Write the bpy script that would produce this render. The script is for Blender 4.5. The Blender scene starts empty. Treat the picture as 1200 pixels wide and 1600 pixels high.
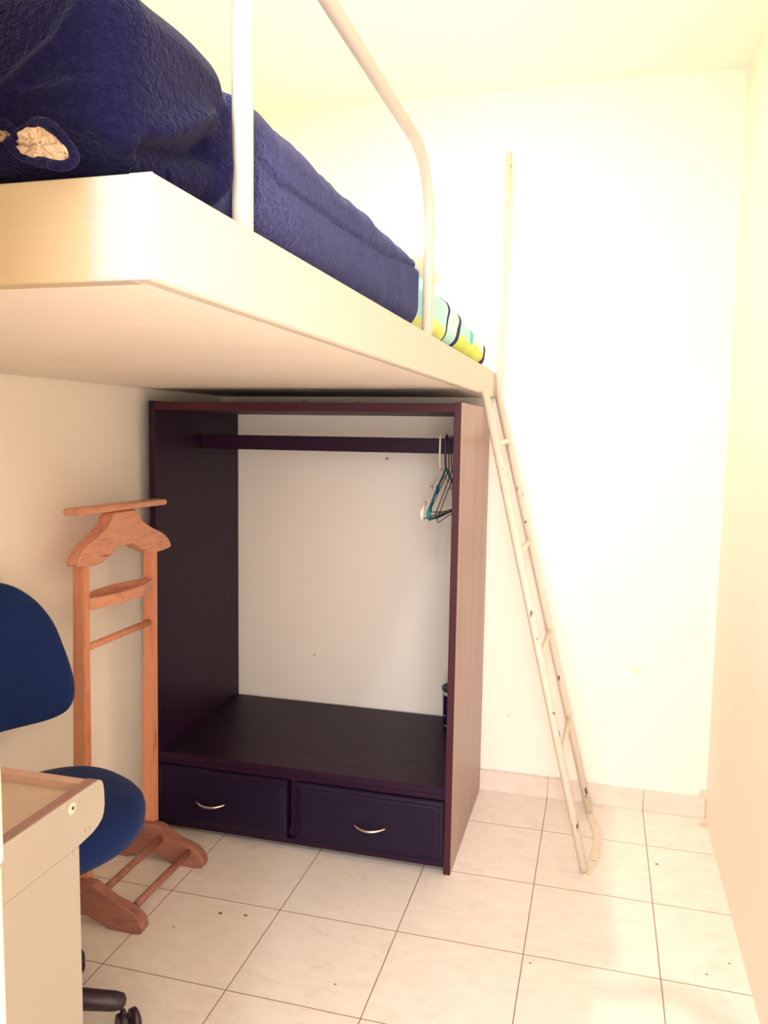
import bpy, bmesh, math, random
from mathutils import Vector, Matrix, noise as mn
random.seed(7)
S = bpy.context.scene
COL = S.collection
PI = math.pi

# ------------------------------------------------------------------ camera
cam_d = bpy.data.cameras.new('camera')
cam = bpy.data.objects.new('camera', cam_d); COL.objects.link(cam)
R_ = Vector((0.96507567, 0.26151515, 0.01545244)); U_ = Vector((-0.04082641, 0.09187394, 0.99493336)); F_ = Vector((-0.25877047, 0.96081684, -0.09934203))
m = Matrix.Identity(4)
for i in range(3):
    m[i][0] = R_[i]; m[i][1] = U_[i]; m[i][2] = -F_[i]
m[0][3], m[1][3], m[2][3] = 0.13992176, -2.89076606, 1.30914609
cam.matrix_world = m
cam_d.sensor_fit = 'VERTICAL'; cam_d.sensor_height = 32.0
cam_d.lens = 1254.05 / 1600 * 32.0
cam_d.clip_start = 0.02; cam_d.clip_end = 60
S.camera = cam

# ------------------------------------------------------------------ world, lights, exposure
w = bpy.data.worlds.new('world'); S.world = w; w.use_nodes = True
bg = w.node_tree.nodes['Background']; bg.inputs[0].default_value = (1.0, 0.93, 0.82, 1); bg.inputs[1].default_value = 1.0
S.view_settings.view_transform = 'Standard'; S.view_settings.look = 'None'
S.view_settings.gamma = 1; S.view_settings.exposure = 0.50; S.view_settings.use_curve_mapping = False
S.cycles.max_bounces = 14; S.cycles.diffuse_bounces = 10; S.cycles.glossy_bounces = 5

ROOM = dict(xl=-1.275, xr=0.535, yb=-0.034, yf=-2.62, zc=2.467)
def area(name, loc, rot, sx, sy, power, color, shape='RECTANGLE'):
    l = bpy.data.lights.new(name, 'AREA'); l.shape = shape; l.size = sx
    if shape in ('RECTANGLE', 'ELLIPSE'): l.size_y = sy
    l.energy = power; l.color = color
    o = bpy.data.objects.new(name, l); COL.objects.link(o); o.location = loc; o.rotation_euler = rot
    return o
LAMP = (-0.475, -1.20)
area('downlight_glow', (LAMP[0], LAMP[1], 2.443), (0, 0, 0), 0.035, 0.035, 17, (1.0, 0.93, 0.78), 'DISK')
area('hall_lamp_glow', (0.10, -3.45, 2.25), (math.radians(35), 0, 0), 0.09, 0.09, 11, (0.90, 0.98, 1.15), 'DISK')
area('hall_fill_light', (0.55, -4.63, 1.3), (PI/2, 0, 0), 1.7, 2.0, 98, (1.0, 0.95, 0.99))  # added fill that brightens the area under the bed, not a known source

# ------------------------------------------------------------------ helpers
def srgb(r, g, b):
    f = lambda c: (c/255/12.92) if c/255 <= 0.04045 else ((c/255+0.055)/1.055)**2.4
    return (f(r), f(g), f(b), 1)

class NT:
    def __init__(s, name):
        s.m = bpy.data.materials.new(name); s.m.use_nodes = True
        s.t = s.m.node_tree; s.n = s.t.nodes; s.p = s.n['Principled BSDF']; s.l = s.t.links
        s._c = None
    def coord(s, which='Object'):
        if s._c is None: s._c = s.n.new('ShaderNodeTexCoord')
        return s._c.outputs[which]
    def geo(s):
        return s.n.new('ShaderNodeNewGeometry').outputs['Position']
    def math(s, op, a, b=None, clamp=False):
        x = s.n.new('ShaderNodeMath'); x.operation = op; x.use_clamp = clamp
        for i, v in enumerate((a, b)):
            if v is None: continue
            if isinstance(v, (int, float)): x.inputs[i].default_value = v
            else: s.l.new(v, x.inputs[i])
        return x.outputs[0]
    def noise(s, vec, scale, detail=3, rough=0.5, dist=0.0):
        x = s.n.new('ShaderNodeTexNoise'); s.l.new(vec, x.inputs['Vector'])
        x.inputs['Scale'].default_value = scale; x.inputs['Detail'].default_value = detail
        x.inputs['Roughness'].default_value = rough; x.inputs['Distortion'].default_value = dist
        return x.outputs['Fac']
    def mapping(s, vec, scale=(1, 1, 1), loc=(0, 0, 0), rot=(0, 0, 0)):
        x = s.n.new('ShaderNodeMapping'); s.l.new(vec, x.inputs['Vector'])
        x.inputs['Scale'].default_value = scale; x.inputs['Location'].default_value = loc; x.inputs['Rotation'].default_value = rot
        return x.outputs[0]
    def ramp(s, fac, stops, interp='LINEAR'):
        x = s.n.new('ShaderNodeValToRGB'); s.l.new(fac, x.inputs[0]); e = x.color_ramp.elements
        x.color_ramp.interpolation = interp
        while len(e) < len(stops): e.new(0.5)
        for i, (p, c) in enumerate(stops):
            e[i].position = p; e[i].color = c
        return x.outputs[0]
    def mix(s, fac, a, b):
        x = s.n.new('ShaderNodeMix'); x.data_type = 'RGBA'
        for sock, v in ((x.inputs[0], fac), (x.inputs[6], a), (x.inputs[7], b)):
            if isinstance(v, (int, float)): sock.default_value = v
            elif isinstance(v, tuple): sock.default_value = v
            else: s.l.new(v, sock)
        return x.outputs[2]
    def sep(s, vec):
        x = s.n.new('ShaderNodeSeparateXYZ'); s.l.new(vec, x.inputs[0]); return x.outputs
    def base(s, c):
        if isinstance(c, tuple): s.p.inputs['Base Color'].default_value = c
        else: s.l.new(c, s.p.inputs['Base Color'])
    def bump(s, h, strength=0.2, dist=0.01):
        x = s.n.new('ShaderNodeBump'); x.inputs['Strength'].default_value = strength; x.inputs['Distance'].default_value = dist
        s.l.new(h, x.inputs['Height']); s.l.new(x.outputs[0], s.p.inputs['Normal'])
    def set(s, **k):
        for a, v in k.items(): s.p.inputs[a.replace('_', ' ')].default_value = v
        return s
    def dist(s, vec, c):
        x = s.n.new('ShaderNodeVectorMath'); x.operation = 'DISTANCE'; s.l.new(vec, x.inputs[0]); x.inputs[1].default_value = c
        return x.outputs['Value']

def plain(name, col, rough=0.5, metal=0, var=0.0, vscale=8, bump=0, bscale=60, spec=0.5):
    t = NT(name); c = srgb(*col)
    if var:
        n = t.noise(t.coord(), vscale, 4)
        d = tuple(x*(1-var) for x in c[:3]) + (1,)
        t.base(t.ramp(n, [(0.3, d), (0.7, c)]))
    else: t.base(c)
    t.set(Roughness=rough, Metallic=metal, Specular_IOR_Level=spec)
    if bump: t.bump(t.noise(t.coord(), bscale, 3), bump, 0.004)
    return t.m

WALLC = (243, 237, 225)
def wall_mat(name, chips=(), stains=()):
    t = NT(name); c = srgb(*WALLC); d = srgb(241, 232, 219)
    v = t.geo()
    col = t.mix(t.math('MULTIPLY', t.noise(v, 1.7, 3), 0.8), c, d)
    rag = t.math('MULTIPLY', t.math('SUBTRACT', t.noise(v, 60, 3), 0.5), 0.03)
    for (p, r, cc) in chips:
        dd = t.math('ADD', t.dist(v, p), rag)
        col = t.mix(t.math('LESS_THAN', dd, r), col, srgb(*cc))
    t.base(col); t.set(Roughness=0.75, Specular_IOR_Level=0.25)
    t.bump(t.noise(v, 9, 4), 0.12, 0.01)
    return t.m

M = {}
M['wall'] = wall_mat('wall_paint')
M['wall_back'] = wall_mat('wall_paint_chipped', chips=[((0.281, -0.034, 0.502), 0.011, (240, 220, 196)), ((0.292, -0.034, 0.497), 0.010, (238, 218, 196)),
    ((0.529, -0.034, 0.085), 0.018, (226, 205, 182)), ((-0.67, -0.034, 1.13), 0.004, (170, 140, 120)), ((-0.15, -0.034, 0.29), 0.006, (235, 215, 195)), ((-0.62, -0.034, 1.21), 0.004, (160, 130, 115)), ((-0.9, -0.034, 0.45), 0.004, (190, 160, 140))])
M['ceiling'] = plain('ceiling_paint', (247, 240, 228), 0.8, spec=0.2)
# floor tiles
t = NT('cream_floor_tiles'); v = t.geo(); xyz = t.sep(v)
def edge(comp, off):
    a = t.math('DIVIDE', t.math('SUBTRACT', comp, off), 0.33)
    f = t.math('ABSOLUTE', t.math('SUBTRACT', t.math('FRACT', t.math('ADD', a, 100.5)), 0.5))
    return t.math('LESS_THAN', t.math('MULTIPLY', f, 0.33), 0.0013)
wob = t.math('MULTIPLY', t.math('SUBTRACT', t.noise(v, 20, 2), 0.5), 0.0022)
g = t.math('MAXIMUM', edge(t.math('ADD', xyz[0], wob), 0.0), edge(t.math('ADD', xyz[1], wob), -0.291))
marb = t.ramp(t.noise(t.mapping(v, (1, 1.8, 1), rot=(0, 0, 0.5)), 16, 6, 0.6, 0.8), [(0.3, srgb(234, 227, 219)), (0.55, srgb(229, 221, 212)), (0.75, srgb(221, 211, 201))])
col = t.mix(g, marb, t.mix(t.noise(v, 3, 2), srgb(150, 110, 85), srgb(120, 85, 65)))
for p, r in [((-0.74, -1.0, 0), 0.005), ((-0.81, -1.01, 0), 0.006), ((0.355, -0.40, 0), 0.005), ((-0.42, -1.19, 0), 0.003), ((0.02, -0.98, 0), 0.003), ((-0.71, -1.42, 0), 0.003), ((0.5, -0.84, 0), 0.003), ((-0.9, -1.1, 0), 0.003), ((0.44, -0.9, 0), 0.003)]:
    col = t.mix(t.math('LESS_THAN', t.dist(v, p), r), col, srgb(140, 95, 75))
col = t.mix(t.math('LESS_THAN', t.math('ADD', t.dist(v, (0.53, -0.09, 0)), t.math('MULTIPLY', t.noise(v, 90, 3), 0.05)), 0.045), col, srgb(222, 196, 168))
t.base(col); t.set(Roughness=0.38, Specular_IOR_Level=0.35)
t.bump(t.math('SUBTRACT', 1.0, g), 0.3, 0.001)
M['floor'] = t.m
M['skirting'] = plain('skirting_tile', (226, 212, 200), 0.5, var=0.12, vscale=14, spec=0.3)
# cream painted metal with rust chips
def painted(name, c, chip=0.70, chipcol=(110, 70, 55), scale=45):
    t = NT(name); v = t.coord()
    n = t.noise(t.mapping(v, (1, 1, 0.35)), scale, 3, 0.6); n2 = t.noise(v, 5, 2)
    mask = t.math('GREATER_THAN', t.math('ADD', n, t.math('MULTIPLY', t.math('SUBTRACT', n2, 0.5), 0.35)), chip)
    b = t.mix(t.noise(v, 6, 3), srgb(*c), tuple(x*0.93 for x in srgb(*c)[:3]) + (1,))
    t.base(t.mix(mask, b, srgb(*chipcol))); t.set(Roughness=0.42, Specular_IOR_Level=0.4)
    t.bump(t.noise(v, 30, 3), 0.08, 0.004)
    return t.m
M['cream_metal'] = painted('cream_painted_tube', (204, 192, 176), 0.9)
M['ladder_metal'] = painted('chipped_cream_paint', (224, 211, 192), 0.69)
t = NT('cream_painted_frame'); v = t.geo()
sm = t.noise(t.mapping(v, (12, 3, 60)), 3, 4, 0.6)
t.base(t.mix(sm, srgb(208, 196, 182), srgb(200, 187, 172))); t.set(Roughness=0.5, Specular_IOR_Level=0.35)
t.bump(t.noise(t.mapping(v, (30, 30, 90)), 2, 4), 0.15, 0.002); M['frame'] = t.m
t = NT('cream_frame_with_bare_yellow_board'); v = t.geo(); x = t.sep(v)[0]
msk = t.math('LESS_THAN', x, -0.2925)
a = t.mix(t.noise(t.mapping(v, (8, 8, 120)), 2, 4), srgb(186, 178, 166), srgb(178, 168, 154))
b = t.mix(t.noise(t.mapping(v, (8, 8, 120)), 2, 4), srgb(196, 178, 146), srgb(190, 170, 138))
t.base(t.mix(msk, a, b)); t.set(Roughness=0.55, Specular_IOR_Level=0.3); M['end_board'] = t.m
M['underside'] = plain('painted_bed_board', (236, 226, 214), 0.6, var=0.06, vscale=3, spec=0.25)
# dark brown lacquered wood
def lacquer(name, c1, c2, rough, stre=(1, 14, 0.6), coat=0.0):
    t = NT(name); v = t.geo()
    n = t.noise(t.mapping(v, stre), 6, 5, 0.55, 0.3)
    col = t.mix(n, srgb(*c1), srgb(*c2))
    sp = t.math('GREATER_THAN', t.noise(v, 70, 2), 0.83)
    t.base(t.mix(sp, col, srgb(170, 140, 130)))
    t.l.new(t.math('ADD', t.math('MULTIPLY', n, 0.25), rough-0.1), t.p.inputs['Roughness'])
    t.set(Specular_IOR_Level=0.55 if coat else 0.25, Coat_Weight=coat, Coat_Roughness=0.3)
    t.bump(n, 0.1, 0.002)
    return t.m
M['dark_wood'] = lacquer('dark_brown_lacquered_wood', (30, 6, 34), (42, 12, 38), 0.45)
M['dark_edge'] = lacquer('worn_dark_brown_edge', (56, 20, 30), (68, 28, 38), 0.5)
M['glare_side'] = lacquer('brown_side_panel_with_glare', (70, 38, 42), (190, 156, 138), 0.42, (3, 3.4, 0.10), 0.25)  # pale streak colour stands in for bright wall glare on dark brown wood
M['dark_drawer'] = lacquer('dark_drawer_front', (20, 6, 34), (28, 10, 38), 0.5, (14, 1, 1))
M['chrome'] = plain('brushed_steel', (225, 215, 200), 0.25, 1.0)
# beech wood
def wood(name, c1, c2, c3, rough=0.42, stretch=(14, 14, 1.2)):
    t = NT(name); v = t.coord()
    n = t.noise(t.mapping(v, stretch), 3.5, 6, 0.6, 0.9)
    t.base(t.ramp(n, [(0.3, srgb(*c1)), (0.5, srgb(*c2)), (0.62, srgb(*c1)), (0.72, srgb(*c3))])); t.set(Roughness=rough, Specular_IOR_Level=0.4)
    return t.m
M['beech'] = wood('orange_beech_wood', (204, 134, 100), (216, 150, 116), (172, 100, 76))
M['beech_y'] = wood('grained_beech_wood', (198, 132, 104), (214, 154, 124), (160, 92, 72), stretch=(12, 2.2, 12))
M['beech_foot'] = wood('reddish_beech_foot', (140, 90, 78), (160, 108, 92), (114, 68, 60), stretch=(2, 12, 12))
# fabrics
def fabric(name, c1, c2, sheen=0.6, bs=220, bst=0.5, tint=(0.6, 0.65, 1, 1)):
    t = NT(name); v = t.coord()
    n = t.ramp(t.noise(v, bs*0.6, 3, 0.7), [(0.36, (0, 0, 0, 1)), (0.64, (1, 1, 1, 1))]); n2 = t.noise(t.mapping(v, (1, 1, 0.3)), 14, 5, 0.65)
    t.base(t.mix(t.math('MULTIPLY', t.math('ADD', n, n2), 0.5), srgb(*c1), srgb(*c2)))
    t.set(Roughness=0.95, Specular_IOR_Level=0.1, Sheen_Weight=sheen, Sheen_Roughness=0.4, Sheen_Tint=tint)
    t.bump(t.math('ADD', n, t.math('MULTIPLY', n2, 0.8)), bst, 0.004)
    return t.m
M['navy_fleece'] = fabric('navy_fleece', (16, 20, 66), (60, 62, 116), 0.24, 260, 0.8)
M['navy_fleece_shaded'] = fabric('navy_fleece_shade_tint', (12, 9, 36), (22, 18, 54), 0.08, 260, 0.6)  # same fleece as the cover, colour darkened for shade on the near end
M['lining'] = fabric('cream_sherpa_lining', (240, 205, 165), (250, 225, 190), 0.1, 120, 0.8, (1, 1, 1, 1))
M['chair_blue'] = fabric('blue_chair_fabric', (20, 36, 84), (32, 54, 104), 0.15, 500, 0.3)
M['black_plastic'] = plain('black_plastic', (44, 28, 40), 0.4, bump=0.1, bscale=300)
M['pillow_white'] = fabric('white_pillowcase', (250, 246, 232), (242, 236, 220), 0.1, 90, 0.2, (1, 1, 1, 1))
M['laminate'] = plain('cream_laminate', (180, 172, 160), 0.45, var=0.03, vscale=3)
M['laminate_top'] = plain('beige_desk_top', (206, 188, 166), 0.5, var=0.08, vscale=6)
M['edge_band'] = plain('mauve_edge_band', (158, 122, 116), 0.5)
M['edge_light'] = plain('pinkish_edge_band', (205, 172, 152), 0.5)
M['white_board'] = plain('white_painted_board', (190, 184, 170), 0.5, spec=0.3)
M['cap'] = plain('cream_screw_cap', (232, 216, 196), 0.4)
M['darkhole'] = plain('dark_recess', (60, 35, 40), 0.6)
M['white_plastic'] = plain('white_plastic', (250, 235, 220), 0.35)
M['teal_plastic'] = plain('teal_plastic', (30, 120, 130), 0.35)
M['teal_dark'] = plain('dark_teal_plastic', (40, 50, 80), 0.35)
M['black_wire'] = plain('black_coated_wire', (40, 20, 42), 0.4)
M['plaster'] = plain('rough_plaster_patch', (215, 200, 190), 0.8, bump=0.5, bscale=80)
M['weld'] = painted('rough_weld_paint', (250, 240, 225), 0.9)
M['glass'] = (lambda t: (t.set(Roughness=0.02, Transmission_Weight=1.0, IOR=1.45), t.base((1, 1, 1, 1)), t.m)[2])(NT('window_glass'))
t = NT('lamp_lens'); t.base((1, 1, 1, 1)); t.set(Emission_Strength=3.0); t.p.inputs['Emission Color'].default_value = (1, 0.93, 0.82, 1); M['lens'] = t.m
# striped bedding
t = NT('striped_bedding'); v = t.geo(); X = t.sep(v)
yy = t.math('ADD', X[1], t.math('MULTIPLY', t.math('SUBTRACT', t.noise(v, 9, 2), 0.5), 0.05))
yy = t.math('ADD', yy, t.math('MULTIPLY', t.math('SUBTRACT', X[2], 1.6), -0.35))
f = t.math('DIVIDE', t.math('ADD', yy, 1.20), 1.05)      # -1.20 .. -0.15
NV = srgb(48, 52, 98); TL = srgb(178, 226, 222); WH = srgb(252, 244, 228); TE = srgb(92, 196, 200)
def F(y): return (y + 1.20) / 1.05
top = t.ramp(f, [(0, TL), (F(-0.895), NV), (F(-0.872), WH), (F(-0.770), NV), (F(-0.745), TL), (F(-0.56), TE), (F(-0.50), WH), (F(-0.30), NV)], 'CONSTANT')
low = t.ramp(f, [(0, srgb(216, 226, 134)), (F(-0.895), NV), (F(-0.872), TL), (F(-0.770), NV), (F(-0.745), srgb(204, 218, 110)), (F(-0.30), NV)], 'CONSTANT')
zz = t.math('ADD', X[2], t.math('MULTIPLY', t.math('SUBTRACT', t.noise(v, 16, 3), 0.5), 0.045))
t.base(t.mix(t.math('LESS_THAN', zz, 1.566), top, low)); t.set(Roughness=0.85, Specular_IOR_Level=0.15)
t.bump(t.noise(v, 18, 4), 0.3, 0.01); M['stripes'] = t.m

# ---- mesh helpers
def link(name, bm, mat, parent=None, smooth=False, mats=None):
    me = bpy.data.meshes.new(name); bmesh.ops.recalc_face_normals(bm, faces=bm.faces); bm.to_mesh(me); bm.free()
    for mm in (mats or [mat]): me.materials.append(mm)
    o = bpy.data.objects.new(name, me); COL.objects.link(o)
    if parent: o.parent = parent
    if smooth:
        for p in me.polygons: p.use_smooth = len(p.vertices) <= 8
    return o
def off(o, parent_loc):        # shift mesh so that it sits right under a moved parent empty
    o.data.transform(Matrix.Translation(-Vector(parent_loc)))
def box(bm, x0, x1, y0, y1, z0, z1, bev=0.0, seg=2, mi=0):
    r = bmesh.ops.create_cube(bm, size=1.0); vs = r['verts']
    for v in vs: v.co = Vector(((x0+x1)/2 + v.co.x*(x1-x0), (y0+y1)/2 + v.co.y*(y1-y0), (z0+z1)/2 + v.co.z*(z1-z0)))
    fs = list({f for v in vs for f in v.link_faces})
    for f in fs: f.material_index = mi
    if bev > 0:
        es = list({e for v in vs for e in v.link_edges})
        bmesh.ops.bevel(bm, geom=es, offset=bev, segments=seg, affect='EDGES', profile=0.6)
def tube(bm, pts, rad, n=12, cap=True, closed=False):
    pts = [Vector(p) for p in pts]; N = len(pts); rads = rad if isinstance(rad, (list, tuple)) else [rad]*N
    rings = []; prev = None
    for i, p in enumerate(pts):
        if closed: d = (pts[(i+1) % N] - pts[i-1]).normalized()
        else: d = (pts[min(i+1, N-1)] - pts[max(i-1, 0)]).normalized()
        if prev is None:
            a = Vector((0, 0, 1)) if abs(d.z) < 0.9 else Vector((1, 0, 0)); a = (a - d*a.dot(d)).normalized()
        else: a = (prev - d*prev.dot(d)).normalized()
        prev = a; b = d.cross(a)
        rings.append([bm.verts.new(p + (a*math.cos(2*PI*k/n) + b*math.sin(2*PI*k/n))*rads[i]) for k in range(n)])
    M_ = N if closed else N-1
    for i in range(M_):
        A, B = rings[i], rings[(i+1) % N]
        for k in range(n):
            bm.faces.new((A[k], A[(k+1) % n], B[(k+1) % n], B[k]))
    if cap and not closed:
        bm.faces.new(rings[0][::-1]); bm.faces.new(rings[-1])
def prism(bm, pts, axis, lo, hi, bev=0.0, seg=2):
    """pts: 2-D outline; axis 'x': pts are (y,z); 'y': (x,z); 'z': (x,y)"""
    mk = {'x': lambda a, b, c: (c, a, b), 'y': lambda a, b, c: (a, c, b), 'z': lambda a, b, c: (a, b, c)}[axis]
    A = [bm.verts.new(mk(a, b, lo)) for a, b in pts]; B = [bm.verts.new(mk(a, b, hi)) for a, b in pts]
    n = len(pts); f0 = bm.faces.new(A); f1 = bm.faces.new(B[::-1])
    for i in range(n): bm.faces.new((A[i], B[i], B[(i+1) % n], A[(i+1) % n]))
    if bev > 0:
        es = list(set(f0.edges) | set(f1.edges))
        bmesh.ops.bevel(bm, geom=es, offset=bev, segments=seg, affect='EDGES', profile=0.6)
def lathe(bm, prof, cx=0, cy=0, n=28):
    rings = []
    for r, z in prof:
        rings.append([bm.verts.new((cx + r*math.cos(2*PI*k/n), cy + r*math.sin(2*PI*k/n), z)) for k in range(n)])
    for A, B in zip(rings, rings[1:]):
        for k in range(n): bm.faces.new((A[k], A[(k+1) % n], B[(k+1) % n], B[k]))
    bm.faces.new(rings[0][::-1]); bm.faces.new(rings[-1])
def spline(ctrl, n=8, closed=False):
    P = [Vector(c) for c in ctrl]; out = []; N = len(P)
    rng = range(N if closed else N-1)
    for i in rng:
        p0 = P[(i-1) % N] if closed else P[max(i-1, 0)]; p1 = P[i]; p2 = P[(i+1) % N]; p3 = P[(i+2) % N] if closed else P[min(i+2, N-1)]
        for k in range(n):
            u = k/n
            out.append(0.5*((2*p1) + (p2-p0)*u + (2*p0-5*p1+4*p2-p3)*u*u + (3*p1-p0-3*p2+p3)*u**3))
    if not closed: out.append(P[-1])
    return out
def root(name, loc, label, cat, group=None):
    o = bpy.data.objects.new(name, None); COL.objects.link(o); o.location = loc; o.empty_display_size = 0.05
    o['label'] = label; o['category'] = cat
    if group: o['group'] = group
    return o
def part(name, bm, mat, r, smooth=False, label=None, mats=None, base=None):
    """r may be a root empty or a part mesh; mesh data is given in world coordinates"""
    o = link(name, bm, mat, r, smooth, mats)
    wl = Vector((0, 0, 0)); q = r
    while q is not None: wl += q.location; q = q.parent
    o.data.transform(Matrix.Translation(-wl))
    if label: o['label'] = label
    return o
def struct(name, bm, mat, smooth=False):
    o = link(name, bm, mat, None, smooth); o['kind'] = 'structure'; return o
def tag(o, label, cat, group=None):
    o['label'] = label; o['category'] = cat
    if group: o['group'] = group
    return o
NB = lambda: bmesh.new()

# ------------------------------------------------------------------ room
xl, xr, yb, yf, zc = ROOM['xl'], ROOM['xr'], ROOM['yb'], ROOM['yf'], ROOM['zc']
bm = NB(); box(bm, xl-0.12, xr+0.12, yf-0.12, yb+0.12, -0.1, 0.0); struct('floor', bm, M['floor'])
bm = NB(); box(bm, xl-0.12, xr+0.12, yb, yb+0.12, 0, zc); struct('wall_back', bm, M['wall_back'])
bm = NB(); box(bm, xl-0.12, xl, yf, yb, 0, zc); struct('wall_left', bm, M['wall'])
bm = NB(); box(bm, xr, xr+0.12, yf, yb, 0, zc); struct('wall_right', bm, M['wall'])
bm = NB(); box(bm, xl-0.12, xr+0.12, yf-0.12, yb+0.12, zc, zc+0.1); struct('ceiling', bm, M['ceiling'])
# front wall: the camera looks through its doorway from the hall
DW0, YI = -0.232, -2.50
bm = NB(); box(bm, xl, DW0, yf, YI, 0, zc); box(bm, DW0, xr, yf, YI, 2.10, zc); struct('wall_front', bm, M['wall'])
bm = NB(); box(bm, DW0, DW0+0.020, yf-0.008, YI+0.010, 0, 1.035, 0.003, 2); box(bm, DW0, DW0+0.0215, yf-0.008, YI+0.0105, 1.037, 2.08, 0.003, 2)
box(bm, DW0, xr, yf-0.008, YI+0.01, 2.081, 2.10, 0.002, 1); struct('trim_2', bm, M['white_board'])
HX0, HX1, HYB = -1.6, 1.7, -4.6
bm = NB(); box(bm, HX0, HX1, HYB-0.12, yf-0.1205, -0.1, 0.0); box(bm, HX0, xl-0.1205, yf-0.1205, yf, -0.1, 0); box(bm, xr+0.1205, HX1, yf-0.1205, yf, -0.1, 0); struct('floor_hall', bm, M['floor'])
bm = NB(); box(bm, HX0-0.12, HX0, HYB-0.12, yf, 0, zc); struct('wall_hall_left', bm, M['wall'])
bm = NB(); box(bm, HX1, HX1+0.12, HYB-0.12, yf, 0, zc); struct('wall_hall_right', bm, M['wall'])
bm = NB(); box(bm, HX0, xl-0.001, yf, yf+0.12, 0, zc); box(bm, xr+0.001, HX1, yf, yf+0.12, 0, zc); struct('wall_hall_front', bm, M['wall'])
bm = NB(); box(bm, HX0-0.12, HX1+0.12, HYB-0.12, yf-0.1205, zc, zc+0.1); struct('ceiling_hall', bm, M['ceiling'])
bm = NB(); box(bm, HX0, -0.35, HYB-0.12, HYB, 0, zc); box(bm, 1.45, HX1, HYB-0.12, HYB, 0, zc); box(bm, -0.35, 1.45, HYB-0.12, HYB, 0, 0.25); box(bm, -0.35, 1.45, HYB-0.12, HYB, 2.35, zc); struct('wall_hall_back', bm, M['wall'])
bm = NB()
for a in ((-0.35, -0.31, 0.25, 2.35), (1.41, 1.45, 0.25, 2.35), (-0.31, 1.41, 0.25, 0.29), (-0.31, 1.41, 2.31, 2.35)): box(bm, a[0], a[1], HYB-0.12, HYB-0.08, a[2], a[3])
struct('added_window_1', bm, M['white_board'])  # unseen window added and placed to carry the fill under the bed
# tile skirting along the back wall
bm = NB()
xs = [-1.275, -1.0, -0.66, -0.33, 0.0, 0.33, xr]
for a, b in zip(xs, xs[1:]): box(bm, a+0.0008, b-0.0008, yb-0.010, yb, 0, 0.075, 0.0015, 1)
struct('baseboard_back', bm, M['skirting'])
bm = NB()      # crumbling plaster line over the skirting
pts = [(-0.25+i*0.012, yb-0.006, 0.0765+0.002*mn.noise(Vector((i*0.7, 0, 0)))) for i in range(28)]
tube(bm, pts, [0.0022+0.0018*abs(mn.noise(Vector((i*0.9, 3, 0)))) for i in range(28)], 6)
struct('trim_1', bm, M['plaster'], True)

# downlight in the ceiling above the bed
L = root('ceiling_light', (LAMP[0], LAMP[1], zc-0.02), 'small round downlight fixed to the ceiling above the loft bed', 'light')
bm = NB(); tube(bm, [(LAMP[0]+0.05*math.cos(a), LAMP[1]+0.05*math.sin(a), zc-0.006) for a in [2*PI*i/24 for i in range(24)]], 0.006, 8, closed=True)
part('trim_ring', bm, M['white_plastic'], L, True)
bm = NB(); lathe(bm, [(0.001, zc-0.004), (0.045, zc-0.004), (0.045, zc-0.001), (0.001, zc-0.001)], *LAMP)
part('lens', bm, M['lens'], L)

# ------------------------------------------------------------------ loft bed
BX, BY, BB, BT = -0.229, -2.275, 1.434, 1.521
xL = xl + 0.004; yB = yb - 0.003
bed = root('loft_bed', (-0.75, -1.15, BB), 'cream painted loft bed platform with tube guard rail, spanning to the back wall', 'bed')
bm = NB(); box(bm, BX-0.022, BX, BY, yB, BB, BT, 0.0015, 1)
tube(bm, [(BX-0.004, BY+0.003, BB+0.001), (BX-0.004, yB, BB+0.001)], 0.0022, 6)
part('side_board', bm, M['frame'], bed)
bm = NB(); box(bm, xL, BX-0.0225, BY, BY+0.022, BB, BT, 0.001, 1); part('end_board', bm, M['end_board'], bed, label='end board, bare yellow on the left and cream at the corner')
bm = NB(); box(bm, BX-0.0222, BX-0.0002, BY-0.001, BY+0.001, BB, BT, 0.0005, 1); part('corner_cap', bm, M['frame'], bed)
bm = NB(); box(bm, xL, BX-0.0225, BY+0.0225, yB, BB+0.001, BB+0.018); part('platform', bm, M['underside'], bed)
# rough weld lumps under the near corner
bm = NB()
for k in range(4):
    c = Vector((BX-0.0005, BY+0.012+0.006*k + random.uniform(-.002, .002), BB+0.003+random.uniform(0, .005)))
    bmesh.ops.create_icosphere(bm, subdivisions=2, radius=random.uniform(.0012, .0026), matrix=Matrix.Translation(c) @ Matrix.Diagonal((.5, 1.3, 1, 1)))
part('weld_bead', bm, M['weld'], bed, True)
def rail_path():
    y0, y1, zt, r = -2.078, -1.140, 1.885, 0.15
    p = [(y0, BT-0.012), (y0, zt-r)]
    p += [(y0+r-r*math.cos(a), zt-r+r*math.sin(a)) for a in [PI/2*i/10 for i in range(1, 11)]]
    p += [(y1-r+r*math.sin(a), zt-r+r*math.cos(a)) for a in [PI/2*i/10 for i in range(0, 11)]]
    p += [(y1, BT-0.012)]
    return [(BX-0.0112, y, z) for y, z in p]
bm = NB(); tube(bm, rail_path(), 0.0115, 20); part('guard_rail', bm, M['cream_metal'], bed, True)

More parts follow.
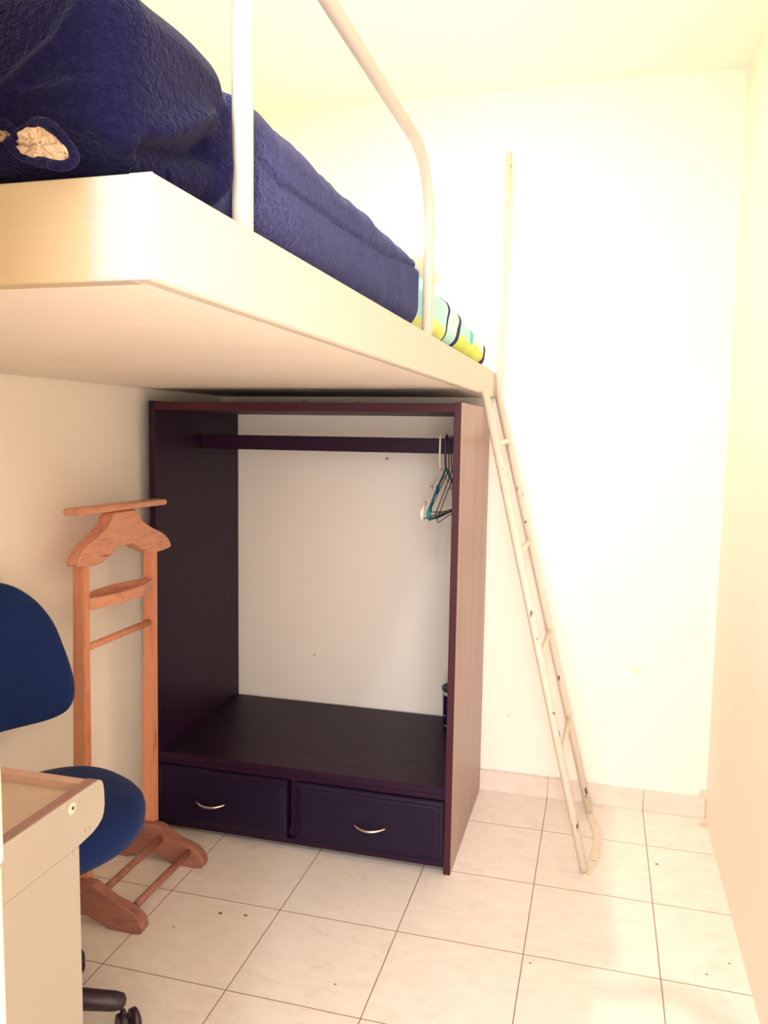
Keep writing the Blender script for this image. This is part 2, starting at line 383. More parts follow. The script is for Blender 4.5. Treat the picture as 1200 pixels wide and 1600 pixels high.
# wall anchors under the platform on the back wall
for i, (x, z) in enumerate([(-0.345, 1.417), (-0.74, 1.418), (-0.95, 1.419)]):
    a = root('wall_anchor', (x, yb-0.004, z), ['plastered over bolt head on the back wall just above the wardrobe right end', 'small bolt head on the back wall above the middle of the wardrobe', 'faint painted bolt head on the back wall above the wardrobe left part'][i], 'bolt')
    bm = NB(); s = (0.008, 0.004, 0.005)[i]
    bmesh.ops.create_icosphere(bm, subdivisions=2, radius=s, matrix=Matrix.Translation((x, yb-0.003, z)) @ Matrix.Diagonal((1, .7, .8, 1)))
    part('bolt_head', bm, M['plaster'], a, True)
    bm = NB(); bmesh.ops.create_icosphere(bm, subdivisions=3, radius=s*1.8, matrix=Matrix.Translation((x+0.006, yb-0.001, z-0.001)) @ Matrix.Diagonal((1.5, .15, .55, 1)))
    part('plaster_smear', bm, M['plaster'], a, True)

# ------------------------------------------------------------------ bedding
def rbox(bm, x0, x1, y0, y1, z0, z1, r, n=(40, 20, 14), disp=None):
    """rounded box surface from a gridded cube; disp(p, nrm) -> displacement vector"""
    nx, ny, nz = n; vmap = {}
    def V(i, j, k):
        key = (i, j, k)
        if key in vmap: return vmap[key]
        p = Vector((x0+(x1-x0)*i/nx, y0+(y1-y0)*j/ny, z0+(z1-z0)*k/nz))
        q = Vector((min(max(p.x, x0+r), x1-r), min(max(p.y, y0+r), y1-r), min(max(p.z, z0+min(r, (z1-z0)/2.01)), z1-min(r, (z1-z0)/2.01))))
        d = p - q; nr = d.normalized() if d.length > 1e-9 else Vector((0, 0, 1)); p2 = q + nr*min(r, (z1-z0)/2.01) if d.length > 1e-9 else p
        if disp: p2 = p2 + disp(p2, nr)
        vmap[key] = bm.verts.new(p2); return vmap[key]
    for i in range(nx):
        for j in range(ny):
            bm.faces.new((V(i, j, nz), V(i+1, j, nz), V(i+1, j+1, nz), V(i, j+1, nz))); bm.faces.new((V(i, j, 0), V(i, j+1, 0), V(i+1, j+1, 0), V(i+1, j, 0)))
    for i in range(nx):
        for k in range(nz):
            bm.faces.new((V(i, 0, k), V(i+1, 0, k), V(i+1, 0, k+1), V(i, 0, k+1))); bm.faces.new((V(i, ny, k), V(i, ny, k+1), V(i+1, ny, k+1), V(i+1, ny, k)))
    for j in range(ny):
        for k in range(nz):
            bm.faces.new((V(0, j, k), V(0, j, k+1), V(0, j+1, k+1), V(0, j+1, k))); bm.faces.new((V(nx, j, k), V(nx, j+1, k), V(nx, j+1, k+1), V(nx, j, k+1)))
def segd(p, pl):
    best = 9
    for a, b in zip(pl, pl[1:]):
        a = Vector(a); b = Vector(b); ab = b-a; t_ = max(0, min(1, (p-a).dot(ab)/max(ab.length_squared, 1e-9)))
        best = min(best, (p-(a+ab*t_)).length)
    return best
blanket = root('fleece_blanket', (-0.7, -1.7, BT), 'navy blue fleece blanket spread over the loft bed and bunched at its near end', 'blanket')
seam = [(-2.05, 1.612), (-1.99, 1.594), (-1.78, 1.606), (-1.51, 1.620), (-1.23, 1.650), (-1.18, 1.66)]
def dbody(p, nr):
    d = 0.006*mn.noise(Vector((p.x*5, p.y*7, p.z*3)))
    fold = 0.0
    if nr.x > 0.2:      # vertical drape folds on the visible side
        fold = 0.0035*mn.noise(Vector((1.3, p.y*16 + p.z*9, p.z*5))) + 0.0012*mn.noise(Vector((5, p.y*48+p.z*30, p.z*9)))
        fold -= 0.006*math.exp(-(segd(Vector((p.y, p.z)), seam)/0.0045)**2)
        fold += 0.010*math.exp(-((p.z-1.56)/0.05)**2)*math.exp(-((p.y+1.9)/0.25)**2)
    v = nr*(d+fold); v.x -= 0.014*math.exp(-((p.y+2.078)/0.022)**4)*(1 if nr.x > 0 else 0)
    return v
bm = NB(); rbox(bm, -1.25, -0.243, -2.14, -1.172, BT+0.001, 1.682, 0.05, (24, 190, 44), dbody)
part('cover', bm, M['navy_fleece'], blanket, True)
yf_ = -2.300
def fr3(l): return [(x, yf_, z) for x, z in l]
def sd3(l): return [(-0.245, y, z) for y, z in l]
ridges = [(fr3([(-0.372, 1.572), (-0.352, 1.583), (-0.333, 1.594), (-0.308, 1.609), (-0.292, 1.619), (-0.274, 1.645), (-0.27, 1.66)]), 0.008, 0.007),
          (fr3([(-0.372, 1.577), (-0.352, 1.579), (-0.315, 1.581), (-0.285, 1.583), (-0.255, 1.586)]), 0.005, 0.006),
          (fr3([(-0.30, 1.512), (-0.274, 1.515), (-0.25, 1.522)]) + sd3([(-2.236, 1.562), (-2.208, 1.578), (-2.178, 1.597), (-2.15, 1.61)]), 0.013, 0.012),
          (sd3([(-2.105, 1.63), (-2.106, 1.588), (-2.118, 1.551), (-2.132, 1.526)]), 0.010, 0.010),
          (fr3([(-0.352, 1.535), (-0.335, 1.522), (-0.30, 1.510), (-0.28, 1.512)]), 0.006, 0.007)]
valleys = [(sd3([(-2.25, 1.545), (-2.214, 1.553), (-2.179, 1.565), (-2.145, 1.582)]), 0.022, 0.014), (fr3([(-0.325, 1.530), (-0.28, 1.528)]), 0.020, 0.018),
           (fr3([(-0.345, 1.560), (-0.325, 1.556)]), 0.006, 0.012)]
def dheap(p, nr):
    d = 0.007*mn.noise(Vector((p.x*9, p.y*9, p.z*9)))
    if nr.z < 0.9 and p.x > -0.6:
        for pl, a, w_ in ridges: d += a*math.exp(-(segd(p, pl)/w_)**2)
        for pl, a, w_ in valleys: d -= a*math.exp(-(segd(p, pl)/w_)**2)
    v = nr*d
    if p.z < 1.55 and p.y < -2.2: v.y += 0.030*((1.55-p.z)/0.03)**1.5
    v.x -= 0.014*math.exp(-((p.y+2.078)/0.022)**4)*(1 if nr.x > 0 else 0)
    return v
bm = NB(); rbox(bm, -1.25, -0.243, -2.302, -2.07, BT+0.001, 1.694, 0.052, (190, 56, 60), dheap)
part('bunched_end', bm, M['navy_fleece_shaded'], blanket, True)
# rolled opening showing the cream lining
yo = -2.303
def opening(ring, yo, r, seed):
    sp = spline([(x, 0, z) for x, z in ring], 6, True)
    cx_ = sum(a for a, b in ring)/len(ring); cz_ = sum(b for a, b in ring)/len(ring)
    bm = NB(); tube(bm, [(p.x, yo+0.003*math.sin(i*.3+seed), p.z) for i, p in enumerate(sp)], [r*(1+0.25*mn.noise(Vector((i*.2, seed, 0)))) for i in range(len(sp))], 12, closed=True)
    re_ = part('rolled_edge', bm, M['navy_fleece_shaded'], blanket, True)
    bm = NB(); rings_ = []
    for k, (s_, dy) in enumerate([(0.93, -0.001), (0.70, -0.003), (0.45, 0.0), (0.22, -0.002), (0.05, -0.002)]):
        rings_.append([bm.verts.new((cx_+(p.x-cx_)*s_, yo+dy+0.003*mn.noise(Vector((i*.35, k, seed))) + (0.004 if cz_+0.001 < p.z < cz_+0.005 else 0), cz_+(p.z-cz_)*s_)) for i, p in enumerate(sp)])
    for A, B in zip(rings_, rings_[1:]):
        for i in range(len(sp)): bm.faces.new((A[i], A[(i+1) % len(sp)], B[(i+1) % len(sp)], B[i]))
    bm.faces.new(rings_[-1]); bmesh.ops.solidify(bm, geom=bm.faces[:], thickness=0.008)
    part('lining', bm, M['lining'], re_, True, label='cream fluffy lining seen through the rolled opening')
opening([(-0.3265, 1.537), (-0.318, 1.5455), (-0.301, 1.549), (-0.287, 1.543), (-0.276, 1.530), (-0.272, 1.518), (-0.281, 1.5135), (-0.300, 1.519), (-0.317, 1.5245), (-0.326, 1.531)], -2.322, 0.0042, 0.0)
opening([(-0.350, 1.550), (-0.341, 1.553), (-0.333, 1.549), (-0.331, 1.540), (-0.340, 1.536), (-0.350, 1.539)], -2.314, 0.0042, 2.0)

# striped duvet at the far end
def dduv(p, nr):
    f_ = (p.y + 1.15) / 0.95
    v = nr*(0.010*mn.noise(Vector((p.x*5, p.y*9, p.z*6))) + 0.004*mn.noise(Vector((p.x*12, p.y*30, p.z*12))))
    k = max(0, (p.z-BT)/0.14); v.z += -0.055*max(0, f_)*k
    v.x -= 0.014*math.exp(-((p.y+1.14)/0.022)**4)*(1 if nr.x > 0 else 0)
    return v
bm = NB(); rbox(bm, -1.24, -0.238, -1.15, -0.215, BT+0.001, 1.662, 0.05, (30, 90, 26), dduv)
tag(link('striped_duvet', bm, M['stripes'], None, True), 'turquoise, white and lime duvet with navy stripes at the far end of the loft bed', 'duvet')
def dpil(p, nr):
    u = (p.x+0.52)/0.28; v_ = (p.y+0.93)/0.18
    e = max(0, 1-0.55*(u*u*u*u)) * max(0, 1-0.5*v_*v_)
    return Vector((0, 0, (p.z-1.70)*(e-1)*0.7)) + nr*0.006*mn.noise(Vector((p.x*14, p.y*14, p.z*14)))
bm = NB(); rbox(bm, -0.80, -0.262, -1.15, -0.80, 1.672, 1.735, 0.04, (40, 26, 10), dpil)
tag(link('pillow', bm, M['pillow_white'], None, True), 'white pillow lying on the striped duvet behind the guard rail', 'pillow')

# ------------------------------------------------------------------ wardrobe
W0, W1, WY, WZ = -1.232, -0.244, -0.646, 1.395
SZ, TH = 0.265, 0.021
wb = yb - 0.013
wd = root('open_wardrobe', ((W0+W1)/2, (WY+wb)/2, 0), 'dark brown open wardrobe with hanging rail and two drawers under the loft bed', 'wardrobe')
bm = NB(); box(bm, W0, W0+TH, WY, wb, 0, WZ, 0.0015, 1); part('side_panel', bm, M['dark_wood'], wd)
bm = NB(); box(bm, W1-TH, W1-0.003, WY+0.004, wb, 0, WZ-0.001, 0.001, 1); part('side_panel', bm, M['dark_wood'], wd)
bm = NB(); box(bm, W1-0.003, W1, WY+0.001, -0.352, 0, WZ, 0.0008, 1); box(bm, W1-0.003, W1-0.0006, -0.348, wb, 0, WZ, 0.0008, 1)
part('outer_glare_face', bm, M['glare_side'], wd, label='streaked brown outer face of the right side, tinted pink for wall glare')
bm = NB(); box(bm, W1-TH, W1-0.0005, WY-0.002, WY+0.0038, 0, WZ, 0.0012, 1); part('front_edge_strip', bm, M['dark_edge'], wd, label='reddish front edge with chipped paint')
bm = NB(); box(bm, W0+TH, W1-TH, WY+0.002, wb, WZ-0.028, WZ-0.003, 0.001, 1); part('top_panel', bm, M['dark_edge'], wd)
bm = NB(); box(bm, W0+TH, W1-TH, WY+0.001, wb, SZ-0.022, SZ, 0.002, 1); part('shelf', bm, M['dark_wood'], wd)
bm = NB(); box(bm, W0+TH, W1-TH, WY+0.003, WY+0.022, SZ-0.038, SZ-0.0225, 0.001, 1); part('shelf_apron', bm, M['dark_wood'], wd)
bm = NB(); box(bm, W0+TH, W1-TH, WY+0.004, WY+0.03, 0.018, 0.036, 0.001, 1); box(bm, W0+TH, W1-TH, WY+0.45, WY+0.47, 0.018, SZ-0.023)
part('bottom_rail', bm, M['dark_wood'], wd)
bm = NB(); box(bm, -0.757, -0.738, WY+0.018, WY+0.44, 0.036, SZ-0.023); part('divider', bm, M['dark_wood'], wd)
bm = NB(); box(bm, W0+TH, W1-TH, -0.345, -0.325, 1.242, 1.291, 0.002, 1); part('hanging_rail', bm, M['dark_wood'], wd)
def drawer(x0, x1, hx, lab):
    z0, z1 = 0.039, 0.2255
    bm = NB()
    o0 = [(x0, z0), (x1, z0), (x1, z1), (x0, z1)]
    def ins(d, y): return [bm.verts.new(v_) for v_ in ((x0+d, y, z0+d), (x1-d, y, z0+d), (x1-d, y, z1-d), (x0+d, y, z1-d))]
    rs = [ins(0, WY+0.016), ins(0, WY-0.004), ins(0.003, WY-0.008), ins(0.011, WY-0.010), ins(0.014, WY-0.014), ins(0.02, WY-0.0155)]
    for A, B in zip(rs, rs[1:]):
        for k in range(4): bm.faces.new((A[k], A[(k+1) % 4], B[(k+1) % 4], B[k]))
    bm.faces.new(rs[0][::-1]); bm.faces.new(rs[-1])
    box(bm, x0+0.01, x1-0.01, WY+0.016, WY+0.43, z0+0.01, z1-0.02)
    d = part('drawer', bm, M['dark_drawer'], wd, label=lab)
    # bow handle
    hz = 0.127; n = 16; bm = NB(); pts = []
    for i in range(n+1):
        u = -1 + 2*i/n
        pts.append((hx + 0.052*u, WY-0.0155-0.027*(1-u*u)**0.8 - 0.001, hz - 0.006*(1-u*u)))
    tube(bm, pts, [0.0030+0.0014*(1-abs(-1+2*i/n)) for i in range(n+1)], 10)
    part('handle', bm, M['chrome'], d, True, label='curved steel handle')
drawer(W0+TH+0.002, -0.761, -1.016, 'left dark drawer front behind the valet stand')
drawer(-0.733, W1-TH-0.001, -0.489, 'right dark drawer front with bevelled border')

# hangers
HY, HZ = -0.335, 1.291
def hook_pts(r=0.017, drop=0.085, back=False):
    # over the rail: starts behind, over the top, down the front to the neck
    p = [(-0.012-0.0, HZ-0.02)]
    return p
def hanger_plastic(x, rot, mat_a, mat_b, label, zsh=0.0):
    hr = root('clothes_hanger', (x, HY, HZ), label, 'hanger', None)
    bm = NB()
    # hook: closed-ish loop over the 2 cm rail
    pts = [Vector((0, 0.016, -0.030)), Vector((0, 0.017, -0.005)), Vector((0, 0.010, 0.008)), Vector((0, 0.0, 0.011)), Vector((0, -0.011, 0.007)), Vector((0, -0.017, -0.008)), Vector((0, -0.0175, -0.055)), Vector((0, -0.010, -0.085)), Vector((0, 0, -0.100))]
    rt = Matrix.Rotation(rot, 4, 'Z'); base = Vector((x, HY, HZ))
    T = lambda p: base + rt @ Vector(p)
    tube(bm, [base + p for p in spline(pts, 5)], 0.003, 8)
    part('hook', bm, mat_a, hr, True)
    out = [(0, 0, -0.097), (0, -0.035, -0.118), (0, -0.11, -0.155), (0, -0.175, -0.195), (0, -0.205, -0.222), (0, -0.203, -0.240), (0, -0.18, -0.243),
           (0, 0, -0.243), (0, 0.18, -0.243), (0, 0.203, -0.240), (0, 0.205, -0.222), (0, 0.175, -0.195), (0, 0.11, -0.155), (0, 0.035, -0.118)]
    bm = NB(); tube(bm, [T(p) for p in spline(out, 5, True)], 0.0036, 8, closed=True); part('frame', bm, mat_b, hr, True)
    for s in (-1, 1):
        bm = NB(); tube(bm, [T((0, s*0.10, -0.148)), T((0, s*0.115, -0.165)), T((0, s*0.135, -0.17))], [0.005, 0.006, 0.003], 8)
        part('strap_notch', bm, mat_b, hr, True)
        bm = NB(); tube(bm, [T((0, s*0.17, -0.192)), T((0, s*0.207, -0.222)), T((0, s*0.204, -0.240))], [0.004, 0.0066, 0.0055], 10)
        part('shoulder_tip', bm, mat_b, hr, True)
    return hr
hanger_plastic(-0.361, math.radians(-4), M['white_plastic'], M['white_plastic'], 'white plastic hanger, first from the left on the rail')
hanger_plastic(-0.343, math.radians(-3), M['teal_dark'], M['teal_plastic'], 'dark teal plastic hanger hanging beside the white one')
def hanger_wire(x, rot, label, tilt=0):
    hr = root('wire_hanger', (x, HY, HZ), label, 'hanger', 'black wire hangers beside the wardrobe side')
    base = Vector((x, HY, HZ)); rt = Matrix.Rotation(rot, 4, 'Z') @ Matrix.Rotation(tilt, 4, 'X')
    bm = NB(); pts = [Vector((0, 0.014, -0.03)), Vector((0, 0.0145, -0.004)), Vector((0, 0.008, 0.006)), Vector((0, 0, 0.008)), Vector((0, -0.009, 0.005)), Vector((0, -0.0145, -0.008)), Vector((0, -0.014, -0.06)), Vector((0, -0.004, -0.085)), Vector((0, 0, -0.105))]
    tube(bm, [base+p for p in spline(pts, 5)], 0.0015, 6)
    part('hook', bm, M['black_wire'], hr, True)
    out = [(0, 0, -0.103), (0, -0.19, -0.218), (0, -0.2, -0.228), (0, -0.19, -0.236), (0, 0.19, -0.236), (0, 0.2, -0.228), (0, 0.19, -0.218)]
    out = [base + rt @ Vector(p) for p in out]
    bm = NB(); tube(bm, out, 0.0014, 6, closed=True)
    part('frame', bm, M['black_wire'], hr, True)
hanger_wire(-0.333, math.radians(-3), 'black wire hanger touching the teal plastic hanger, tilted forward', math.radians(-5))
hanger_wire(-0.324, math.radians(-4), 'middle of the black wire hangers bunched at the rail end', math.radians(2))
hanger_wire(-0.3155, math.radians(-6), 'black wire hanger nearest the wardrobe right side', math.radians(6))

# tumbler on the shelf
cx, cy = -0.330, -0.165
t = NT('printed_tumbler'); v = t.coord(); zc_ = t.sep(v)[2]
bands = t.ramp(t.math('DIVIDE', zc_, 0.16), [(0, srgb(40, 34, 80)), (0.10, srgb(200, 190, 190)), (0.13, srgb(38, 30, 78)), (0.80, srgb(205, 195, 198)), (0.88, srgb(40, 30, 80))], 'CONSTANT')
vr = t.n.new('ShaderNodeTexVoronoi'); vr.inputs['Scale'].default_value = 55; t.l.new(v, vr.inputs['Vector'])
dots = t.math('LESS_THAN', vr.outputs['Distance'], 0.22)
zb = t.math('MULTIPLY', t.math('GREATER_THAN', zc_, 0.05), t.math('LESS_THAN', zc_, 0.115))
t.base(t.mix(t.math('MULTIPLY', dots, zb), bands, srgb(190, 185, 205))); t.set(Roughness=0.25); M['tumbler'] = t.m
cup = root('tumbler', (cx, cy, SZ), 'dark blue tumbler with a silver band on the wardrobe shelf', 'cup')
bm = NB(); lathe(bm, [(0.030, SZ+0.0005), (0.034, SZ+0.002), (0.0385, SZ+0.135), (0.0395, SZ+0.142)], cx, cy); part('body', bm, M['tumbler'], cup, True)
bm = NB(); lathe(bm, [(0.040, SZ+0.1425), (0.042, SZ+0.146), (0.042, SZ+0.154), (0.038, SZ+0.157), (0.034, SZ+0.153), (0.002, SZ+0.153)], cx, cy); lid = part('lid', bm, M['teal_dark'], cup, True)
bm = NB(); box(bm, cx-0.02, cx-0.004, cy-0.012, cy+0.004, SZ+0.1535, SZ+0.158, 0.002); part('lid_tab', bm, M['white_plastic'], lid, True)

# ------------------------------------------------------------------ ladder
lad = root('bunk_ladder', (0.1, -0.3, 0), 'cream painted tube ladder with chipped paint leaning on the loft bed edge', 'ladder')
kx = lambda z: 0.146 - (z)*(0.368/1.434)
A0 = Vector((0.140, -0.512, 0.006)); A1 = Vector((-0.2165, -0.395, 1.440))
B0 = Vector((0.149, -0.118, 0.006)); B1 = Vector((-0.2155, -0.062, 1.440))
lp = lambda a, b, z: a + (b-a)*((z-a.z)/(b.z-a.z))
bm = NB(); tube(bm, [A0, lp(A0, A1, 0.7), A1], 0.0122, 16); part('rail', bm, M['ladder_metal'], lad, True)
bm = NB(); tube(bm, [B0, lp(B0, B1, 0.7), B1], 0.0122, 16); part('rail', bm, M['ladder_metal'], lad, True)
bm = NB(); tube(bm, [(-0.2145, -0.066, 1.425), (-0.2125, -0.072, 1.6), (-0.1995, -0.084, 2.248)], 0.0095, 14); part('handhold', bm, M['ladder_metal'], lad, True, label='upright pole rising from the far rail above the bed')
for z, za in ((1.277, 1.284), (0.944, 0.941), (0.629, 0.630), (0.330, 0.328)):
    bm = NB(); tube(bm, [lp(A0, A1, z), lp(B0, B1, za)], 0.009, 12); part('rung', bm, M['ladder_metal'], lad, True)
pl = [(0.132, -0.521), (0.1385, -0.533), (0.152, -0.535), (0.165, -0.505), (0.178, -0.46), (0.188, -0.40), (0.193, -0.338), (0.193, -0.28), (0.188, -0.225), (0.178, -0.175), (0.162, -0.125), (0.147, -0.100), (0.136, -0.105),
      (0.138, -0.135), (0.148, -0.175), (0.160, -0.235), (0.166, -0.29), (0.166, -0.34), (0.160, -0.40), (0.150, -0.445), (0.138, -0.49)]
bm = NB(); prism(bm, pl, 'z', 0.0005, 0.0045); fp = part('foot_plate', bm, M['ladder_metal'], lad)
for (x, y) in ((0.167, -0.187), (0.168, -0.437)):
    bm = NB(); lathe(bm, [(0.0055, 0.0046), (0.0055, 0.006), (0.003, 0.0074)], x, y, 16); part('screw', bm, M['cap'], fp, True)

# ------------------------------------------------------------------ valet stand
vs = root('valet_stand', (-1.15, -0.975, 0), 'orange beech wood valet stand in front of the left wall and wardrobe', 'valet stand')
yN, yF, px = -1.122, -0.792, -1.150     # near and far upright centres
def upright(y, lean):
    bm = NB(); zb, zt = 0.085, 0.955
    vsb = []
    for z, hw in ((zb, 0.0225), (zt, 0.0165)):
        x_r = -1.134 + (0.008 if z == zt else 0)
        vsb.append([bm.verts.new(v_) for v_ in ((x_r-2*hw, y-0.013, z), (x_r, y-0.013, z), (x_r, y+0.013, z), (x_r-2*hw, y+0.013, z))])
    A, B = vsb
    for k in range(4): bm.faces.new((A[k], A[(k+1) % 4], B[(k+1) % 4], B[k]))
    bm.faces.new(A[::-1]); bm.faces.new(B)
    bmesh.ops.bevel(bm, geom=bm.edges[:], offset=0.0025, segments=2, affect='EDGES')
    part('upright', bm, M['beech'], vs)
upright(yN, 0); upright(yF, 0)
# feet: saddle in the middle, sweeping to rounded toes, arched underneath
ft = [(-1.245, 0.0), (-1.215, 0.0), (-1.19, 0.022), (-1.16, 0.030), (-1.12, 0.030), (-1.085, 0.014), (-1.06, 0.0), (-0.985, 0.0), (-0.965, 0.002), (-0.957, 0.014), (-0.960, 0.030), (-0.972, 0.047), (-0.99, 0.060), (-1.015, 0.070), (-1.045, 0.076), (-1.07, 0.084), (-1.085, 0.096), (-1.095, 0.108), (-1.108, 0.114), (-1.185, 0.114), (-1.20, 0.104), (-1.215, 0.086), (-1.235, 0.066), (-1.252, 0.04), (-1.254, 0.015)]
for y in (yN-0.020, yF-0.020):
    bm = NB(); prism(bm, ft, 'y', y-0.0165, y+0.0165, 0.004, 2); part('foot', bm, M['beech_foot'], vs, True)
bm = NB(); tube(bm, [(-1.10, yN+0.012, 0.075), (-1.10, yF-0.012, 0.075)], 0.0105, 12); part('foot_dowel', bm, M['beech_foot'], vs, True)
bm = NB(); tube(bm, [(-1.008, yN+0.012, 0.045), (-1.008, yF-0.012, 0.045)], 0.0105, 12); part('foot_dowel', bm, M['beech_foot'], vs, True)
bm = NB(); tube(bm, [(-1.142, yN+0.012, 0.734), (-1.142, yF-0.012, 0.734)], [0.0095, 0.0095], 12); part('trouser_dowel', bm, M['beech'], vs, True)
# tray: elongated octagon dish between the uprights
bm = NB()
o8 = [(yN+0.0135, -0.020), (yN+0.0135, 0.012), (yN+0.11, 0.042), (yF-0.11, 0.042), (yF-0.0135, 0.012), (yF-0.0135, -0.020), (yF-0.11, -0.048), (yN+0.11, -0.048)]
o8 = [(a, -b) for a, b in o8][::-1]
zT = 0.866; xc = -1.146
def rg(s, z, sh=0): return [bm.verts.new((xc + b*s, (yN+yF)/2 + (a-(yN+yF)/2)*(s if s < 1 else 1)+0, z)) for a, b in o8]
rs = [rg(0.72, zT-0.034), rg(1.0, zT-0.030), rg(1.0, zT), rg(0.80, zT), rg(0.70, zT-0.016)]
for A, B in zip(rs, rs[1:]):
    for k in range(8): bm.faces.new((A[k], A[(k+1) % 8], B[(k+1) % 8], B[k]))
bm.faces.new(rs[0][::-1]); bm.faces.new(rs[-1])
bmesh.ops.bevel(bm, geom=bm.edges[:], offset=0.0015, segments=1, affect='EDGES')
part('tray', bm, M['beech_y'], vs)
# jacket hanger
c = -0.942
half_h = [(-0.222, -0.004), (-0.227, 0.004), (-0.216, 0.022), (-0.198, 0.038), (-0.172, 0.051), (-0.140, 0.060), (-0.105, 0.069), (-0.078, 0.084), (-0.062, 0.103), (-0.054, 0.124)]
low_h = [(-0.034, 0.030), (-0.062, 0.022), (-0.080, 0.012), (-0.094, 0.0), (-0.110, -0.007), (-0.150, -0.010), (-0.190, -0.007)]
hl = half_h + [(-a, b) for a, b in half_h[::-1]] + [(-a, b) for a, b in low_h[::-1]] + [(0.0, 0.034)] + low_h
hl = [(c + a, 0.962 + b - (a+0.232)*0.02) for a, b in hl][::-1]
bm = NB(); prism(bm, hl, 'x', -1.165, -1.127, 0.006, 3)
for v_ in bm.verts:      # bow the shoulders forwards
    a = (v_.co.y - c)/0.235; v_.co.x += 0.012*(a*a) 
part('jacket_hanger', bm, M['beech_y'], vs, True)
bm = NB(); prism(bm, [(c-0.208, 1.086), (c-0.215, 1.092), (c-0.215, 1.098), (c-0.208, 1.104), (c+0.208, 1.098), (c+0.215, 1.092), (c+0.215, 1.086), (c+0.208, 1.080)][::-1], 'x', -1.168, -1.122, 0.005, 3)
part('top_bar', bm, M['beech_y'], vs, True)

# ------------------------------------------------------------------ desk
dk = root('desk', (-0.95, -1.94, 0), 'cream laminate desk with rounded side panel in the left foreground', 'desk')
DX, DT = -0.680, 0.70
yn_ = -2.36
def apron(x0, x1):
    o = [(yn_, 0.609), (-1.785, 0.610)]
    o += [(-1.765, 0.612), (-1.745, 0.614), (-1.728, 0.618), (-1.716, 0.625), (-1.710, 0.635)]
    o += [(-1.708, 0.650), (-1.708, 0.678), (-1.710, 0.688), (-1.715, 0.696), (-1.724, DT)]
    o += [(yn_, DT)]
    bm = NB(); prism(bm, o, 'x', x0, x1, 0.0012, 1); return bm
ap = part('side_panel', apron(DX-0.003, DX), M['laminate'], dk)
bm = apron(DX-0.024, DX-0.0032); part('side_edge', bm, M['edge_band'], dk, label='mauve edge band')
bm = NB(); box(bm, DX-0.023, DX-0.0012, yn_, -1.779, 0, 0.6088, 0.001, 1); part('leg_panel', bm, M['laminate'], dk)
bm = apron(-1.232, -1.210); part('side_panel', bm, M['laminate'], dk)
bm = NB(); box(bm, -1.230, -1.212, yn_, -1.779, 0, 0.6088, 0.001, 1); part('leg_panel', bm, M['laminate'], dk)
bm = NB(); box(bm, -1.2095, DX-0.0245, -1.744, -1.724, 0.625, DT-0.001, 0.001, 1); part('back_rail', bm, M['edge_light'], dk)
bm = NB(); box(bm, -1.2095, DX-0.0245, yn_, -1.7445, 0.665, 0.683, 0.0005, 1); part('desk_top', bm, M['laminate_top'], dk, label='beige recessed desk top')
bm = NB(); lathe(bm, [(0.0105, 0), (0.0105, 0.001), (0.009, 0.0016), (0.0045, 0.0016)], 0, 0, 20)
bmesh.ops.transform(bm, matrix=Matrix.Translation((DX+0.0002, -1.7985, 0.6835)) @ Matrix.Rotation(PI/2, 4, 'Y'), verts=bm.verts)
sc_ = part('screw_cap', bm, M['cap'], ap, True)
bm = NB(); lathe(bm, [(0.003, 0), (0.003, 0.0005)], 0, 0, 12)
bmesh.ops.transform(bm, matrix=Matrix.Translation((DX+0.0019, -1.7975, 0.6835)) @ Matrix.Rotation(PI/2, 4, 'Y'), verts=bm.verts)
part('cap_hole', bm, M['darkhole'], ap)
for k, (y, z) in enumerate(((-1.764, 0.6275), (-1.752, 0.626), (-1.798, 0.607))):
    bm = NB(); bmesh.ops.create_icosphere(bm, subdivisions=1, radius=0.0030, matrix=Matrix.Translation((DX, y, z)) @ Matrix.Rotation(0.6, 4, 'X') @ Matrix.Diagonal((.15, .5, 1.2 if k < 2 else .7, 1)))
    part('chip_mark', bm, M['edge_band'], ap)

# ------------------------------------------------------------------ office chair
ch = root('office_chair', (-0.95, -1.50, 0), 'blue upholstered swivel chair with black base behind the desk', 'chair')
HX, HYY = -1.012, -1.560
# seat
def sq(a, ex=3.0): 
    c_, s_ = math.cos(a), math.sin(a); return (abs(c_)**(2/ex)*(1 if c_ > 0 else -1), abs(s_)**(2/ex)*(1 if s_ > 0 else -1))
sx, sy, s0 = -1.012, -1.448, 0.470
fr = Vector((0.95, -0.31, 0)).normalized(); sd = Vector((0.31, 0.95, 0)).normalized()
bm = NB(); rs = []
for sc_k, z in ((0.80, -0.062), (0.93, -0.055), (0.99, -0.038), (1.0, -0.020), (0.985, -0.006), (0.94, 0.006), (0.80, 0.012), (0.45, 0.008), (0.02, 0.006)):
    ring_ = []
    for k in range(56):
        a, b = sq(2*PI*k/56, 2.5)
        p = Vector((sx, sy, 0)) + fr*(a*0.196*sc_k) + sd*(b*(0.216 - 0.020*a)*sc_k)
        zz_ = s0 + z - (0.022*max(0, a*sc_k-0.55)/0.45 if a > 0 else 0)
        ring_.append(bm.verts.new((p.x, p.y, zz_)))
    rs.append(ring_)
for A, B in zip(rs, rs[1:]):
    for k in range(56): bm.faces.new((A[k], A[(k+1) % 56], B[(k+1) % 56], B[k]))
bm.faces.new(rs[0][::-1]); bm.faces.new(rs[-1])
part('seat', bm, M['chair_blue'], ch, True)
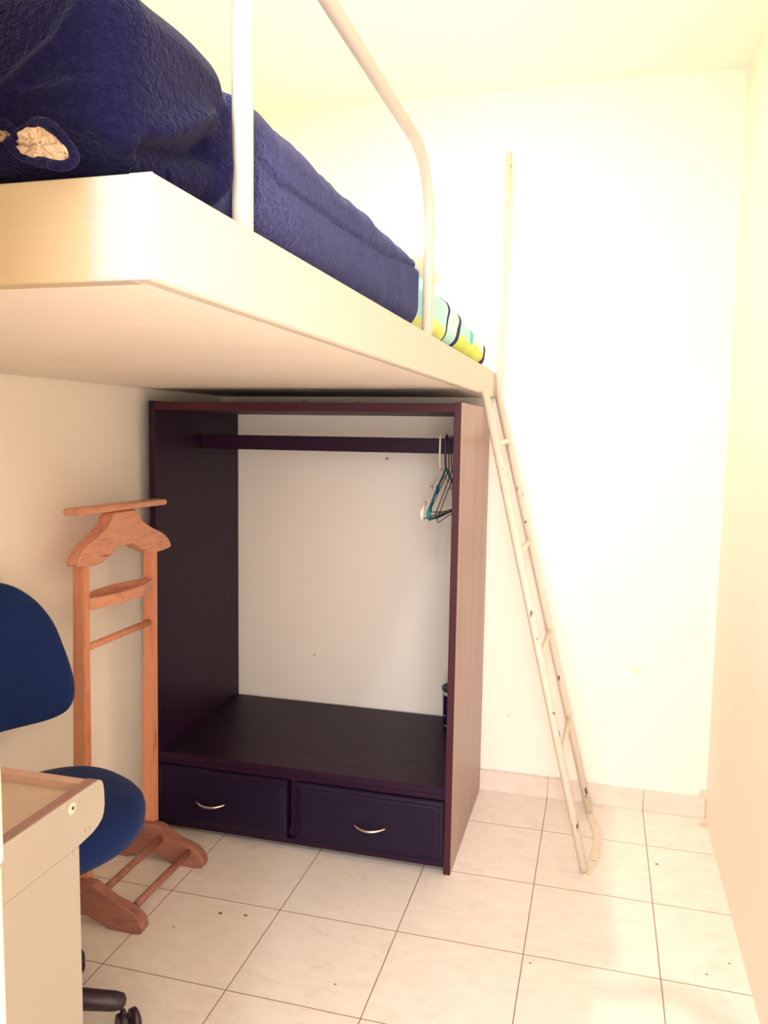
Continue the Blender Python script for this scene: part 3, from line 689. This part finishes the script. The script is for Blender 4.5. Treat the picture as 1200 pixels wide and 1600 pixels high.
# backrest, outline measured half by half
half = [(0.0, 0.955), (0.03, 0.950), (0.063, 0.935), (0.111, 0.895), (0.152, 0.838), (0.178, 0.773), (0.198, 0.711), (0.206, 0.662), (0.201, 0.628), (0.181, 0.605), (0.136, 0.597), (0.068, 0.600), (0.0, 0.604)]
full = spline([(a, b, 0) for a, b in half] + [(-a, b, 0) for a, b in half[-2:0:-1]], 4, True)
bc = Vector((-1.165, -1.400, 0)); cz = 0.76
bm = NB(); rs = []
for sc_k, th in ((0.90, -0.042), (0.97, -0.038), (1.0, -0.024), (0.995, -0.010), (0.96, 0.001), (0.85, 0.006), (0.5, 0.003), (0.02, 0.0)):
    ring_ = []
    for p in full:
        s_ = p.x*sc_k; z = cz + (p.y-cz)*sc_k
        q = bc + sd*s_ + fr*(th - 0.004) + fr*(0.10*s_*s_)
        ring_.append(bm.verts.new((q.x, q.y, z)))
    rs.append(ring_)
nf = len(full)
for A, B in zip(rs, rs[1:]):
    for k in range(nf): bm.faces.new((A[k], A[(k+1) % nf], B[(k+1) % nf], B[k]))
bm.faces.new(rs[0][::-1]); bm.faces.new(rs[-1])
part('backrest', bm, M['chair_blue'], ch, True)
bm = NB(); pb = bc - fr*0.040
tube(bm, spline([(pb.x, pb.y, 0.72), (pb.x-0.003, pb.y, 0.55), (pb.x+0.02, pb.y-0.007, 0.44), (sx-0.14, sy+0.045, 0.405), (sx, sy, 0.402)], 6), 0.014, 10)
part('back_stem', bm, M['black_plastic'], ch, True)
bm = NB(); lathe(bm, [(0.03, 0.05), (0.045, 0.07), (0.045, 0.12), (0.028, 0.14), (0.026, 0.26), (0.016, 0.262), (0.016, 0.40), (0.09, 0.402), (0.09, 0.414)], HX, HYY); part('gas_column', bm, M['black_plastic'], ch, True)
a0 = math.radians(24)
for k in range(5):
    a = a0 + k*2*PI/5; d = Vector((math.cos(a), math.sin(a), 0)); o_ = Vector((HX, HYY, 0))
    bm = NB(); tube(bm, [o_ + d*0.03 + Vector((0, 0, 0.105)), o_ + d*0.13 + Vector((0, 0, 0.092)), o_ + d*0.205 + Vector((0, 0, 0.079)), o_ + d*0.222 + Vector((0, 0, 0.077)), o_ + d*0.228 + Vector((0, 0, 0.076))], [0.024, 0.022, 0.020, 0.016, 0.006], 16)
    arm = part('base_arm', bm, M['black_plastic'], ch, True)
    cc = o_ + d*0.232 + Vector((0, 0, 0.026)); tdir = Vector((-d.y, d.x, 0)); tdir = (tdir*0.5 + d*0.86).normalized()
    bm = NB()
    for s in (-1, 1): tube(bm, [cc + tdir*(s*0.006), cc + tdir*(s*0.008), cc + tdir*(s*0.020), cc + tdir*(s*0.022)], [0.022, 0.0255, 0.0255, 0.021], 20)
    tube(bm, [cc, cc + Vector((0, 0, 0.03)) - d*0.012], 0.006, 8)
    part('caster', bm, M['black_plastic'], arm, True)
